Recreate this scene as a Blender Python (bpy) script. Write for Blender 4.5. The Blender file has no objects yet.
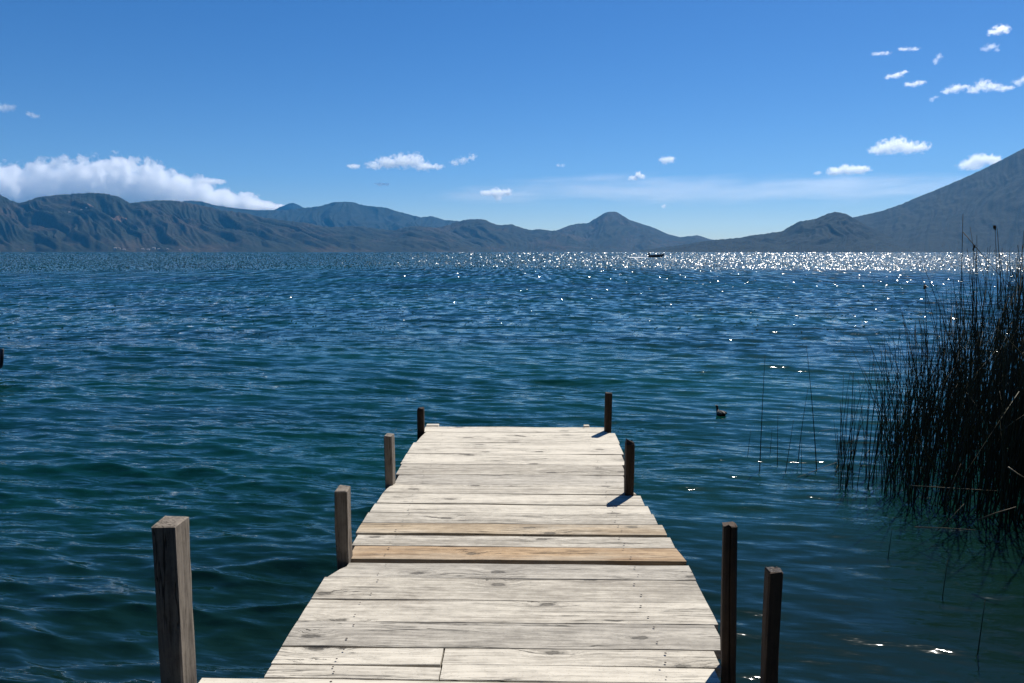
import bpy, bmesh, math, random
import numpy as np
from mathutils import Vector, Matrix

random.seed(7)
rng = np.random.default_rng(11)
S = bpy.context.scene
COL = S.collection
R = math.radians

# ------------------------------------------------------------------ camera
FPX, CX, CY = 740.0, 512.0, 341.5
EYE = Vector((0.0, 0.0, 2.10))           # metres above the lake
DECK = 0.60                              # deck top above the lake
HORIZON_Y, VP_X = 252.0, 528.0
pitch = math.atan((CY - HORIZON_Y) / FPX)
yaw = math.atan((VP_X - CX) / FPX)
cd = bpy.data.cameras.new('camera')
cam = bpy.data.objects.new('camera', cd)
COL.objects.link(cam)
cam.location = EYE
cam.rotation_euler = (math.pi / 2 - pitch, 0.0, yaw)
cd.sensor_width = 36.0
cd.lens = 36.0 * FPX / 1024.0
cd.clip_start, cd.clip_end = 0.05, 200000.0
S.camera = cam
CAMROT = cam.rotation_euler.to_matrix()

# ------------------------------------------------------------------ sky, sun, exposure
SUN_EL, SUN_AZ = R(53.0), R(32.0)        # azimuth clockwise from +Y (along the dock)
world = bpy.data.worlds.new('World')
S.world = world
world.use_nodes = True
wn, wl = world.node_tree.nodes, world.node_tree.links
wn.clear()
sky = wn.new('ShaderNodeTexSky')
sky.sky_type = 'NISHITA'
sky.sun_disc = False
sky.sun_elevation = SUN_EL
sky.sun_rotation = SUN_AZ
sky.altitude = 1600.0
sky.air_density = 1.0
sky.dust_density = 0.45
sky.ozone_density = 3.0
bgn = wn.new('ShaderNodeBackground')
bgn.inputs['Strength'].default_value = 0.062
wo = wn.new('ShaderNodeOutputWorld')
hs = wn.new('ShaderNodeHueSaturation')
hs.inputs['Saturation'].default_value = 1.33
hs.inputs['Hue'].default_value = 0.510
wl.new(sky.outputs[0], hs.inputs['Color'])
wl.new(hs.outputs[0], bgn.inputs['Color'])
wl.new(bgn.outputs[0], wo.inputs['Surface'])

sd = bpy.data.lights.new('sun', 'SUN')
sd.energy = 5.0
sd.angle = R(0.53)
sd.color = (1.0, 0.95, 0.87)
sun = bpy.data.objects.new('sun', sd)
COL.objects.link(sun)
SUN_DIR = Vector((math.sin(SUN_AZ) * math.cos(SUN_EL), math.cos(SUN_AZ) * math.cos(SUN_EL), math.sin(SUN_EL)))
sun.rotation_euler = SUN_DIR.to_track_quat('Z', 'Y').to_euler()
sun.location = (20, 30, 40)

S.view_settings.view_transform = 'Standard'
S.view_settings.look = 'None'
S.view_settings.gamma = 1.0
S.view_settings.exposure = 0.55
S.view_settings.use_curve_mapping = False
cy = S.cycles
cy.use_denoising = True
cy.use_adaptive_sampling = True
cy.adaptive_threshold = 0.01
cy.max_bounces = 20
cy.diffuse_bounces = 2
cy.glossy_bounces = 3
cy.transmission_bounces = 2
cy.volume_bounces = 20
cy.sample_clamp_indirect = 4.0
cy.sample_clamp_direct = 40.0
cy.volume_step_rate = 1.0
cy.volume_max_steps = 256

# ------------------------------------------------------------------ geometry helpers
def ray(px, py):
    return (CAMROT @ Vector(((px - CX) / FPX, (CY - py) / FPX, -1.0))).normalized()

def on_plane(px, py, z):
    d = ray(px, py)
    return EYE + d * ((z - EYE.z) / d.z)

def at_dist(px, py, D):
    """point seen at pixel at horizontal distance D"""
    d = ray(px, py)
    return EYE + d * (D / math.hypot(d.x, d.y))

def smooth(a, b, x):
    t = np.clip((x - a) / (b - a), 0, 1)
    return t * t * (3 - 2 * t)

_perm = np.random.default_rng(5).permutation(1024)
_grad = np.random.default_rng(6).normal(size=(1024, 3))
_grad /= np.linalg.norm(_grad, axis=1)[:, None]

def pnoise(p):
    p = np.asarray(p, float)
    i = np.floor(p).astype(np.int64)
    f = p - i
    u = f * f * f * (f * (f * 6 - 15) + 10)
    out = 0
    for dx in (0, 1):
        for dy in (0, 1):
            for dz in (0, 1):
                h = _perm[(_perm[(_perm[(i[:, 0] + dx) & 1023] + i[:, 1] + dy) & 1023] + i[:, 2] + dz) & 1023]
                g = _grad[h]
                d = f - (dx, dy, dz)
                w = (u[:, 0] if dx else 1 - u[:, 0]) * (u[:, 1] if dy else 1 - u[:, 1]) * (u[:, 2] if dz else 1 - u[:, 2])
                out = out + w * (g * d).sum(1)
    return out * 1.5

def fbm(p, octv=4, gain=0.5, lac=2.03):
    a, s, out = 1.0, 1.0, 0
    p = np.asarray(p, float)
    for k in range(octv):
        out = out + a * pnoise(p * s + k * 17.3)
        a *= gain
        s *= lac
    return out

def tag(o, label=None, cat=None, group=None, kind=None):
    if label: o['label'] = label
    if cat: o['category'] = cat
    if group: o['group'] = group
    if kind: o['kind'] = kind
    return o

def empty(name, loc, rz=0.0):
    o = bpy.data.objects.new(name, None)
    o.empty_display_size = 0.2
    COL.objects.link(o)
    o.location = loc
    o.rotation_euler = (0, 0, rz)
    return o

def mesh_obj(name, verts, faces, mats, parent=None, smooth_shade=False, fmat=None):
    me = bpy.data.meshes.new(name)
    me.from_pydata([tuple(v) for v in verts], [], faces)
    for m in (mats if isinstance(mats, (list, tuple)) else [mats]):
        me.materials.append(m)
    if fmat is not None:
        me.polygons.foreach_set('material_index', fmat)
    if smooth_shade:
        me.polygons.foreach_set('use_smooth', [True] * len(me.polygons))
    me.update()
    o = bpy.data.objects.new(name, me)
    COL.objects.link(o)
    if parent: o.parent = parent
    return o

def bm_obj(name, bm, mats, parent=None, smooth_shade=False):
    me = bpy.data.meshes.new(name)
    bm.normal_update()
    bm.to_mesh(me)
    bm.free()
    for m in (mats if isinstance(mats, (list, tuple)) else [mats]):
        me.materials.append(m)
    if smooth_shade:
        me.polygons.foreach_set('use_smooth', [True] * len(me.polygons))
    o = bpy.data.objects.new(name, me)
    COL.objects.link(o)
    if parent: o.parent = parent
    return o

def grid_mesh(name, P, mats, smooth_shade=True, fmat=None, wrap=False):
    """P: (nu, nv, 3) array"""
    nu, nv = P.shape[:2]
    idx = np.arange(nu * nv).reshape(nu, nv)
    q = np.stack([idx[:-1, :-1], idx[1:, :-1], idx[1:, 1:], idx[:-1, 1:]], -1).reshape(-1, 4)
    me = bpy.data.meshes.new(name)
    me.vertices.add(nu * nv)
    me.vertices.foreach_set('co', P.reshape(-1).astype(np.float32))
    me.loops.add(q.size)
    me.loops.foreach_set('vertex_index', q.reshape(-1).astype(np.int32))
    me.polygons.add(len(q))
    me.polygons.foreach_set('loop_start', (np.arange(len(q)) * 4).astype(np.int32))
    me.polygons.foreach_set('loop_total', np.full(len(q), 4, np.int32))
    for m in (mats if isinstance(mats, (list, tuple)) else [mats]):
        me.materials.append(m)
    if fmat is not None:
        me.polygons.foreach_set('material_index', fmat.astype(np.int32))
    me.update(calc_edges=True)
    me.polygons.foreach_set('use_smooth', np.full(len(q), smooth_shade, bool))
    me.validate()
    o = bpy.data.objects.new(name, me)
    COL.objects.link(o)
    return o

def box_bm(bm, lo, hi, bevel=0.0, segs=1):
    r = bmesh.ops.create_cube(bm, size=1.0)
    vs = r['verts']
    for v in vs:
        v.co = Vector([lo[k] + (v.co[k] + 0.5) * (hi[k] - lo[k]) for k in range(3)])
    if bevel:
        es = list({e for v in vs for e in v.link_edges})
        bmesh.ops.bevel(bm, geom=es, offset=bevel, segments=segs, affect='EDGES', profile=0.6)

def tube_data(pts, rads, n=6, cap=True):
    """verts, faces of a tapering tube through pts"""
    V, F = [], []
    up0 = Vector((0.37, 0.81, 0.21))
    for i, p in enumerate(pts):
        a = pts[max(i - 1, 0)]
        b = pts[min(i + 1, len(pts) - 1)]
        t = (Vector(b) - Vector(a)).normalized()
        s = t.cross(up0).normalized()
        w = t.cross(s)
        for k in range(n):
            an = 2 * math.pi * k / n
            V.append(Vector(p) + (s * math.cos(an) + w * math.sin(an)) * rads[i])
    for i in range(len(pts) - 1):
        for k in range(n):
            a, b = i * n + k, i * n + (k + 1) % n
            F.append((a, b, b + n, a + n))
    if cap:
        F.append(tuple(range(n - 1, -1, -1)))
        m = (len(pts) - 1) * n
        F.append(tuple(range(m, m + n)))
    return V, F

# ------------------------------------------------------------------ node helpers
class NT:
    def __init__(self, name):
        self.m = bpy.data.materials.new(name)
        self.m.use_nodes = True
        self.t = self.m.node_tree
        self.t.nodes.clear()
        self.out = self.n('ShaderNodeOutputMaterial')
    def n(self, typ, **kw):
        nd = self.t.nodes.new(typ)
        for k, v in kw.items():
            if k in nd.inputs and not hasattr(nd, k):
                nd.inputs[k].default_value = v
            else:
                setattr(nd, k, v)
        return nd
    def l(self, a, b):
        self.t.links.new(a, b)
    def put(self, sock, v):
        if isinstance(v, bpy.types.NodeSocket): self.l(v, sock)
        else: sock.default_value = v
    def math(self, op, a, b=0.0, c=None, clamp=False):
        nd = self.n('ShaderNodeMath', operation=op, use_clamp=clamp)
        self.put(nd.inputs[0], a)
        self.put(nd.inputs[1], b)
        if c is not None: self.put(nd.inputs[2], c)
        return nd.outputs[0]
    def vmath(self, op, a, b=None):
        nd = self.n('ShaderNodeVectorMath', operation=op)
        self.put(nd.inputs[0], a)
        if b is not None:
            self.put(nd.inputs['Scale'] if op == 'SCALE' else nd.inputs[1], b)
        return nd.outputs['Value'] if op in ('LENGTH', 'DISTANCE', 'DOT_PRODUCT') else nd.outputs[0]
    def ramp(self, x, lo, hi, a=0.0, b=1.0, smoothstep=True):
        nd = self.n('ShaderNodeMapRange')
        nd.interpolation_type = 'SMOOTHSTEP' if smoothstep else 'LINEAR'
        self.put(nd.inputs['Value'], x)
        for k, v in (('From Min', lo), ('From Max', hi), ('To Min', a), ('To Max', b)):
            self.put(nd.inputs[k], v)
        return nd.outputs['Result']
    def noise(self, vec, scale, detail=4.0, rough=0.55, dist=0.0, color=False):
        nd = self.n('ShaderNodeTexNoise')
        if vec is not None: self.l(vec, nd.inputs['Vector'])
        self.put(nd.inputs['Scale'], scale)
        nd.inputs['Detail'].default_value = detail
        nd.inputs['Roughness'].default_value = rough
        nd.inputs['Distortion'].default_value = dist
        return nd.outputs['Color'] if color else nd.outputs[0]
    def mapping(self, vec, scale=(1, 1, 1), loc=(0, 0, 0), rot=(0, 0, 0)):
        nd = self.n('ShaderNodeMapping')
        self.l(vec, nd.inputs['Vector'])
        nd.inputs['Scale'].default_value = scale
        nd.inputs['Location'].default_value = loc
        nd.inputs['Rotation'].default_value = rot
        return nd.outputs[0]
    def mix(self, f, a, b, mode='MIX'):
        nd = self.n('ShaderNodeMix', data_type='RGBA', blend_type=mode)
        self.put(nd.inputs[0], f)
        self.put(nd.inputs[6], a if isinstance(a, bpy.types.NodeSocket) else (*a, 1))
        self.put(nd.inputs[7], b if isinstance(b, bpy.types.NodeSocket) else (*b, 1))
        return nd.outputs[2]
    def xyz(self, vec):
        nd = self.n('ShaderNodeSeparateXYZ')
        self.l(vec, nd.inputs[0])
        return nd.outputs
    def comb(self, x, y, z):
        nd = self.n('ShaderNodeCombineXYZ')
        for s, v in zip(nd.inputs, (x, y, z)): self.put(s, v)
        return nd.outputs[0]
    def bsdf(self, color, rough=0.7, spec=0.3, normal=None, **kw):
        b = self.n('ShaderNodeBsdfPrincipled')
        self.put(b.inputs['Base Color'], color if isinstance(color, bpy.types.NodeSocket) else (*color, 1))
        self.put(b.inputs['Roughness'], rough)
        self.put(b.inputs['Specular IOR Level'], spec)
        for k, v in kw.items(): self.put(b.inputs[k], v)
        if normal is not None: self.l(normal, b.inputs['Normal'])
        self.l(b.outputs[0], self.out.inputs['Surface'])
        return b
    def bump(self, h, strength=0.5, dist=0.01):
        nd = self.n('ShaderNodeBump')
        self.l(h, nd.inputs['Height'])
        nd.inputs['Strength'].default_value = strength
        nd.inputs['Distance'].default_value = dist
        return nd.outputs[0]

# ------------------------------------------------------------------ materials
def mat_wood(name, dark, light, axis=0, tint=None, gap=1.0, rough=0.8, spec=0.25, weather=0.5):
    """weathered timber, grain running along local axis 0 (x) or 2 (z)"""
    N = NT(name)
    tc = N.n('ShaderNodeTexCoord').outputs['Object']
    oi = N.n('ShaderNodeObjectInfo').outputs['Random']
    off = N.vmath('SCALE', N.comb(13.1, 7.7, 29.3), oi)
    nd_ = N.vmath('ADD', tc, off)
    x, y, z = N.xyz(nd_)
    if axis == 2: x, z = z, x
    p = N.comb(x, y, z)
    # knots: sparse cells that bend the grain round them
    kv = N.n('ShaderNodeTexVoronoi')
    kv.inputs['Scale'].default_value = 1.0
    kv.voronoi_dimensions = '2D'
    kv.inputs['Randomness'].default_value = 0.9
    N.l(N.comb(N.math('MULTIPLY', x, 2.3), N.math('MULTIPLY', N.math('ADD', y, z), 6.0), 0.0), kv.inputs['Vector'])
    kd = N.math('ADD', kv.outputs['Distance'], N.math('MULTIPLY', N.math('SUBTRACT', N.noise(p, 30.0, 3, 0.6), 0.5), 0.16))
    kr = N.xyz(kv.outputs['Color'])[0]
    keep = N.math('GREATER_THAN', kr, 0.60)
    knot = N.math('MULTIPLY', N.ramp(kd, 0.11, 0.05), keep)
    halo = N.math('MULTIPLY', N.ramp(kd, 0.42, 0.05), keep)
    yb = N.math('ADD', y, N.math('MULTIPLY', halo, 0.030))
    # broad board tone, streaks, fine fibres
    broad = N.noise(N.comb(N.math('MULTIPLY', x, 1.1), N.math('MULTIPLY', yb, 8.0), z), 1.0, 4, 0.6)
    streak = N.noise(N.comb(N.math('MULTIPLY', x, 1.8), N.math('MULTIPLY', yb, 44.0), N.math('MULTIPLY', z, 30.0)), 1.0, 5, 0.65, 0.4)
    fibre = N.noise(N.comb(N.math('MULTIPLY', x, 4.5), N.math('MULTIPLY', yb, 120.0), N.math('MULTIPLY', z, 120.0)), 1.0, 4, 0.65)
    blot = N.noise(N.comb(N.math('MULTIPLY', x, 14.0), N.math('MULTIPLY', y, 30.0), N.math('MULTIPLY', z, 30.0)), 1.0, 5, 0.72)
    bend = N.noise(N.comb(N.math('MULTIPLY', x, 1.0), N.math('MULTIPLY', y, 4.0), z), 1.0, 2, 0.5)
    rl = N.math('SINE', N.math('MULTIPLY', N.math('ADD', yb, N.math('MULTIPLY', bend, 0.16)), 260.0))
    rl = N.ramp(rl, 0.35, 1.0)
    rl = N.math('MULTIPLY', rl, N.ramp(streak, 0.40, 0.62))
    tone = N.math('ADD', N.math('MULTIPLY', broad, 0.30), N.math('MULTIPLY', streak, 0.32))
    tone = N.math('ADD', tone, N.math('MULTIPLY', fibre, 0.28))
    tone = N.math('ADD', tone, N.math('MULTIPLY', blot, 0.28))
    tone = N.math('SUBTRACT', tone, N.math('MULTIPLY', rl, 0.045))
    tone = N.math('ADD', tone, N.math('MULTIPLY', N.math('SUBTRACT', oi, 0.5), 0.12))
    f = N.ramp(tone, 0.42, 0.70)
    col = N.mix(f, dark, light)
    if tint:
        tn = N.noise(N.comb(N.math('MULTIPLY', x, 1.3), N.math('MULTIPLY', y, 7.0), z), 1.0, 3, 0.6)
        col = N.mix(N.ramp(tn, 0.30, 0.62), col, N.mix(f, tint[0], tint[1]))
    # grey weathering stains
    st = N.noise(N.comb(N.math('MULTIPLY', x, 2.3), N.math('MULTIPLY', y, 14.0), z), 1.0, 6, 0.7, 0.6)
    col = N.mix(N.math('MULTIPLY', N.ramp(st, 0.54, 0.74), weather), col, tuple(c * 0.42 for c in dark))
    # knots and long drying cracks
    rings = N.math('MULTIPLY', N.math('ADD', N.math('SINE', N.math('MULTIPLY', kd, 70.0)), 1.0), 0.5)
    kcol = N.mix(rings, tuple(c * 0.12 for c in dark), tuple(c * 0.55 for c in dark))
    col = N.mix(N.math('MULTIPLY', knot, 0.85), col, kcol)
    hl = N.math('MULTIPLY', N.math('MULTIPLY', halo, rings), 0.30)
    col = N.mix(hl, col, tuple(c * 0.55 for c in dark))
    cr = N.noise(N.comb(N.math('MULTIPLY', x, 0.9), N.math('MULTIPLY', yb, 30.0), N.math('MULTIPLY', z, 14.0)), 1.0, 4, 0.6, 0.2)
    cline = N.math('ABSOLUTE', N.math('SUBTRACT', cr, 0.5))
    cw = N.noise(N.comb(N.math('MULTIPLY', x, 1.4), N.math('MULTIPLY', y, 9.0), z), 1.0, 2, 0.5)
    crack = N.math('MULTIPLY', N.ramp(cline, 0.016, 0.003), N.ramp(cw, 0.50, 0.58))
    col = N.mix(N.math('MULTIPLY', crack, 0.85 * gap), col, (0.012, 0.010, 0.008))
    # small dark pits
    pv = N.n('ShaderNodeTexVoronoi')
    pv.voronoi_dimensions = '2D'
    N.l(N.comb(N.math('MULTIPLY', x, 13.0), N.math('MULTIPLY', N.math('ADD', y, z), 36.0), 0.0), pv.inputs['Vector'])
    pit = N.math('MULTIPLY', N.ramp(pv.outputs['Distance'], 0.20, 0.10), N.math('GREATER_THAN', N.xyz(pv.outputs['Color'])[1], 0.86))
    col = N.mix(N.math('MULTIPLY', pit, 0.6), col, tuple(c * 0.2 for c in dark))
    h = N.math('ADD', N.math('MULTIPLY', streak, 0.5), N.math('MULTIPLY', fibre, 0.4))
    h = N.math('SUBTRACT', h, N.math('MULTIPLY', crack, 1.6))
    h = N.math('SUBTRACT', h, N.math('MULTIPLY', knot, 0.25))
    N.bsdf(col, rough, spec, N.bump(h, 0.55, 0.006))
    return N.m

M_PLANK = mat_wood('weathered_plank', (0.220, 0.197, 0.160), (0.540, 0.497, 0.412))
M_GREY = mat_wood('grey_plank', (0.190, 0.173, 0.145), (0.460, 0.425, 0.358), weather=0.6)
M_TAN = mat_wood('tan_plank', (0.270, 0.215, 0.150), (0.520, 0.430, 0.310), tint=((0.205, 0.132, 0.072), (0.460, 0.325, 0.190)), weather=0.3)
M_TANPALE = mat_wood('tan_edged_plank', (0.220, 0.190, 0.145), (0.520, 0.460, 0.360), tint=((0.200, 0.150, 0.095), (0.470, 0.380, 0.260)), weather=0.4)
M_POST = mat_wood('grey_post_wood', (0.036, 0.029, 0.022), (0.215, 0.182, 0.145), axis=2, weather=0.9)
M_POSTDARK = mat_wood('dark_post_wood', (0.020, 0.013, 0.009), (0.080, 0.052, 0.033), axis=2, weather=0.6)  # darker brown timber for the right and far posts

def mat_plain(name, color, rough=0.6, spec=0.4, var=0.25, scale=8.0, metal=0.0):
    N = NT(name)
    tc = N.n('ShaderNodeTexCoord').outputs['Object']
    f = N.noise(tc, scale, 5, 0.6)
    c = N.mix(N.ramp(f, 0.3, 0.7), tuple(v * (1 - var) for v in color), tuple(min(1, v * (1 + var)) for v in color))
    N.bsdf(c, rough, spec, N.bump(f, 0.2, 0.01), Metallic=metal)
    return N.m

def mat_water():
    N = NT('lake_water')
    geo = N.n('ShaderNodeNewGeometry')
    pos = geo.outputs['Position']
    x, y, z = N.xyz(pos)
    dist = N.vmath('LENGTH', N.comb(x, y, 0.0))
    # ripples too small for the mesh: slope vectors at three sizes
    p = N.mapping(pos, rot=(0, 0, R(8)))
    def slopes(scale_xy, detail, rough, k):
        c = N.noise(N.mapping(p, scale=(scale_xy[0], scale_xy[1], 1.0)), 1.0, detail, rough, 0.0, True)
        v = N.vmath('SUBTRACT', c, N.comb(0.5, 0.5, 0.5))
        return N.vmath('SCALE', v, k)
    patch = N.noise(N.mapping(pos, scale=(0.10, 0.22, 1.0)), 1.0, 3, 0.55)
    pk = N.ramp(patch, 0.32, 0.68, 0.45, 1.25)
    lee = N.math('MULTIPLY', N.ramp(x, 0.3, 1.4), N.ramp(y, 5.5, 8.5, 1.0, 0.0))
    lee2 = N.math('MULTIPLY', N.ramp(x, 0.8, 2.2), N.ramp(y, 11.0, 18.0, 0.45, 0.0))
    lee = N.math('MAXIMUM', lee, lee2)
    k1 = N.math('MULTIPLY', N.math('SUBTRACT', 1.0, N.math('MULTIPLY', lee, 0.60)), 1.5)
    s1 = slopes((2.5, 10.0), 4.0, 0.62, N.math('MULTIPLY', k1, N.ramp(dist, 6.0, 40.0, 1.0, 0.12)))
    s0 = slopes((4.5, 27.0), 3.0, 0.6, N.math('MULTIPLY', k1, N.ramp(dist, 4.0, 20.0, 0.75, 0.0)))
    s1 = N.vmath('ADD', s1, s0)
    # open water beyond the lee of the shore is ruffled by the wind
    fx = N.math('ADD', dist, N.math('MULTIPLY', N.noise(N.mapping(pos, scale=(0.015, 0.03, 1)), 1.0, 3, 0.5), 50.0))
    wind = N.ramp(fx, 90.0, 150.0, 0.0, 1.0)
    # wave trains that get longer with the open water; a few steep facets catch the sun
    def band(sc, lo, hi, k_lin, k_steep):
        g = N.ramp(dist, lo[0], lo[1]) if lo else 1.0
        if hi: g = N.math('MULTIPLY', g, N.ramp(dist, hi[0], hi[1], 1.0, 0.0))
        c = N.noise(N.mapping(pos, scale=(sc[0], sc[1], 1.0)), 1.0, 1.5, 0.55, 0.0, True)
        v = N.vmath('SCALE', N.vmath('SUBTRACT', c, N.comb(0.5, 0.5, 0.5)), 2.0)
        h = N.vmath('MULTIPLY', v, N.vmath('ABSOLUTE', v))
        t = N.vmath('ADD', N.vmath('SCALE', v, k_lin), N.vmath('SCALE', h, k_steep))
        return N.vmath('SCALE', t, g)
    # flat wind-cut facets, each with one tilt of its own
    # (the trains bend round to run in toward this shore, so they fan out from it)
    fan = N.math('ARCTAN2', x, y)
    def facets(sc, lo, hi, part, k_lin, k_steep, front=False):
        g = N.ramp(dist, lo[0], lo[1])
        if hi: g = N.math('MULTIPLY', g, N.ramp(dist, hi[0], hi[1], 1.0, 0.0))
        vo = N.n('ShaderNodeTexVoronoi')
        vo.voronoi_dimensions = '2D'
        vo.inputs['Scale'].default_value = 1.0
        rm = 0.5 * (lo[0] + (hi[1] if hi else 3000.0))
        N.l(N.comb(N.math('MULTIPLY', fan, rm * sc[0]), N.math('MULTIPLY', dist, sc[1]), 0.0), vo.inputs['Vector'])
        cr_, cg_, cb_ = N.xyz(vo.outputs['Color'])
        g = N.math('MULTIPLY', g, N.math('LESS_THAN', cb_, part))
        v = N.vmath('SCALE', N.vmath('SUBTRACT', N.comb(cr_, cg_, 0.5), N.comb(0.5, 0.5, 0.5)), 2.0)
        if front:                                   # only the steep fronts facing the shore
            vx_, vy_, _z = N.xyz(v)
            v = N.comb(vx_, N.math('MULTIPLY', N.math('ABSOLUTE', vy_), -1.0), 0.0)
        h = N.vmath('MULTIPLY', v, N.vmath('ABSOLUTE', v))
        t = N.vmath('ADD', N.vmath('SCALE', v, k_lin), N.vmath('MULTIPLY', h, (k_steep * 0.55, k_steep, 0.0)))
        return N.vmath('SCALE', t, g)
    s3 = band((2.2, 1.7), (8.0, 25.0), (35.0, 70.0), 0.36, 0.35)
    for b_ in (band((2.0, 0.30), (35.0, 70.0), (110.0, 170.0), 0.36, 0.40),
               band((2.0, 0.060), (110.0, 170.0), (320.0, 480.0), 0.30, 0.2),
               facets((15.0, 4.0), (14.0, 28.0), (45.0, 60.0), 0.045, 0.3, 0.6, True),
               facets((10.0, 0.95), (45.0, 60.0), (85.0, 110.0), 0.06, 0.3, 0.6, True),
               facets((6.4, 0.21), (85.0, 120.0), (210.0, 260.0), 0.85, 0.16, 0.64),
               facets((3.0, 0.046), (210.0, 260.0), (480.0, 600.0), 0.85, 0.16, 0.62),
               facets((1.1, 0.0085), (480.0, 600.0), (1200.0, 1500.0), 0.85, 0.16, 0.60),
               facets((0.45, 0.0014), (1200.0, 1500.0), None, 0.85, 0.16, 0.60)):
        s3 = N.vmath('ADD', s3, b_)
    sl = N.vmath('ADD', N.vmath('SCALE', s1, pk), s3)
    sx, sy, _ = N.xyz(sl)
    # wind waves are steeper on the side facing the shore
    sy = N.math('SUBTRACT', sy, N.ramp(dist, 4.0, 60.0, 0.03, 0.17))
    nrm = N.vmath('NORMALIZE', N.vmath('ADD', geo.outputs['Normal'], N.comb(sx, sy, 0.0)))
    deep = N.noise(N.mapping(pos, scale=(0.05, 0.12, 1)), 1.0, 4, 0.6)
    body = N.mix(N.ramp(deep, 0.3, 0.7), (0.0009, 0.0145, 0.0125), (0.0018, 0.036, 0.028))
    near = N.ramp(N.math('ADD', y, N.math('MULTIPLY', x, -0.35)), 2.0, 9.0, 1.0, 0.0)
    body = N.mix(N.math('MULTIPLY', near, 0.75), body, (0.0038, 0.0075, 0.0050))
    # waves smaller than a far pixel act as roughness
    rfar = N.math('ADD', N.ramp(dist, 15.0, 110.0, 0.0, 0.10), N.math('MULTIPLY', wind, 0.09))
    b = N.bsdf(body, N.math('ADD', rfar, 0.05), 0.5, nrm)
    b.inputs['IOR'].default_value = 1.333
    return N.m

def mat_forest(name, a, b, c, scale=0.004):
    N = NT(name)
    pos = N.n('ShaderNodeNewGeometry').outputs['Position']
    f = N.noise(pos, scale, 6, 0.62)
    g = N.noise(pos, scale * 9, 5, 0.7)
    k = N.noise(pos, scale * 0.45, 4, 0.6)
    col = N.mix(N.ramp(f, 0.38, 0.62), a, b)
    col = N.mix(N.ramp(k, 0.46, 0.66), col, c)
    col = N.mix(N.ramp(g, 0.35, 0.65, 0.0, 0.75), col, tuple(v * 0.45 for v in a))
    N.bsdf(col, 0.9, 0.1, N.bump(N.math('ADD', g, f), 0.5, 16.0))
    return N.m

M_WATER = mat_water()
M_FOREST = mat_forest('forest_slope', (0.009, 0.015, 0.010), (0.018, 0.024, 0.014), (0.050, 0.039, 0.025))
M_FAR = mat_forest('far_forest', (0.008, 0.016, 0.012), (0.013, 0.022, 0.015), (0.017, 0.025, 0.017))
M_VOLCANO = mat_forest('volcano_forest', (0.004, 0.010, 0.008), (0.008, 0.015, 0.010), (0.011, 0.018, 0.012), 0.005)
M_FIELD = mat_plain('dry_field', (0.135, 0.090, 0.062), 0.9, 0.1, 0.3, 0.02)

# ------------------------------------------------------------------ the lake
def build_lake():
    th_in = np.linspace(R(-41), R(41), 980)
    edge = R(41) + (R(88) - R(41)) * np.linspace(0, 1, 61)[1:] ** 1.3
    th = np.concatenate([-edge[::-1], th_in, edge])
    r = [0.9]
    while r[-1] < 60000.0:
        v = r[-1]
        if v < 60: d = max(0.026, 0.0058 * v)
        else: d = v * min(0.25, 0.0058 + 0.03 * math.log(v / 60 + 1))
        r.append(v + d)
    r = np.array(r)
    dr = np.gradient(r)
    X = r[None, :] * np.sin(th)[:, None]
    Y = r[None, :] * np.cos(th)[:, None]
    Z = np.zeros_like(X)
    DX = np.zeros_like(X)
    DY = np.zeros_like(X)
    nr = np.searchsorted(r, 900.0)
    n = 170
    lam = 0.11 * (4.2 / 0.11) ** (rng.random(n) ** 1.25)
    mean = R(-98)                                  # waves run toward the shore, a little to the left
    for L in lam:
        k = 2 * math.pi / L
        spread = 0.30 + 0.32 * max(0, (1.0 - L / 2.0))
        a = mean + rng.normal() * (0.26 if L < 1.5 else 0.34)
        amp = 0.0260 / k * (1.0 if L < 0.40 else (0.40 / L) ** 0.72) * (0.6 + 0.8 * rng.random())
        kx, ky = k * math.cos(a), k * math.sin(a)
        w = smooth(2.2, 5.0, L / dr[:nr])
        m = np.nonzero(w > 0)[0]
        if len(m) == 0: continue
        e = m[-1] + 1
        ph = kx * X[:, :e] + ky * Y[:, :e] + rng.random() * 6.283
        wa = (w[:e] * amp)[None, :]
        Z[:, :e] += wa * np.cos(ph)
        sn = np.sin(ph) * wa * 1.05
        DX[:, :e] -= sn * math.cos(a)
        DY[:, :e] -= sn * math.sin(a)
    # gusts: patches of taller and flatter water
    sub = np.stack([X[:, :nr] * 0.16, Y[:, :nr] * 0.30, np.zeros((len(th), nr))], -1).reshape(-1, 3)
    g = 1.0 + 0.75 * pnoise(sub).reshape(len(th), nr)
    g = np.clip(g, 0.35, 1.8)
    # the reeds keep the water behind them calm
    calm = 1.0 - 0.64 * smooth(0.3, 1.4, X[:, :nr]) * (1 - smooth(5.5, 8.5, Y[:, :nr]))
    calm *= 1.0 - 0.30 * smooth(0.8, 2.2, X[:, :nr]) * smooth(5.0, 7.0, Y[:, :nr]) * (1 - smooth(11.0, 18.0, Y[:, :nr]))
    g *= calm
    g *= (1.0 - 0.75 * smooth(35.0, 200.0, r[:nr]))[None, :]
    Z[:, :nr] *= g
    DX[:, :nr] *= g
    DY[:, :nr] *= g
    P = np.stack([X + DX, Y + DY, Z], -1)
    P = P[:, ::-1]                                 # faces up
    o = grid_mesh('lake_water', P, M_WATER)
    o['kind'] = 'structure'
    return o
build_lake()

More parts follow.
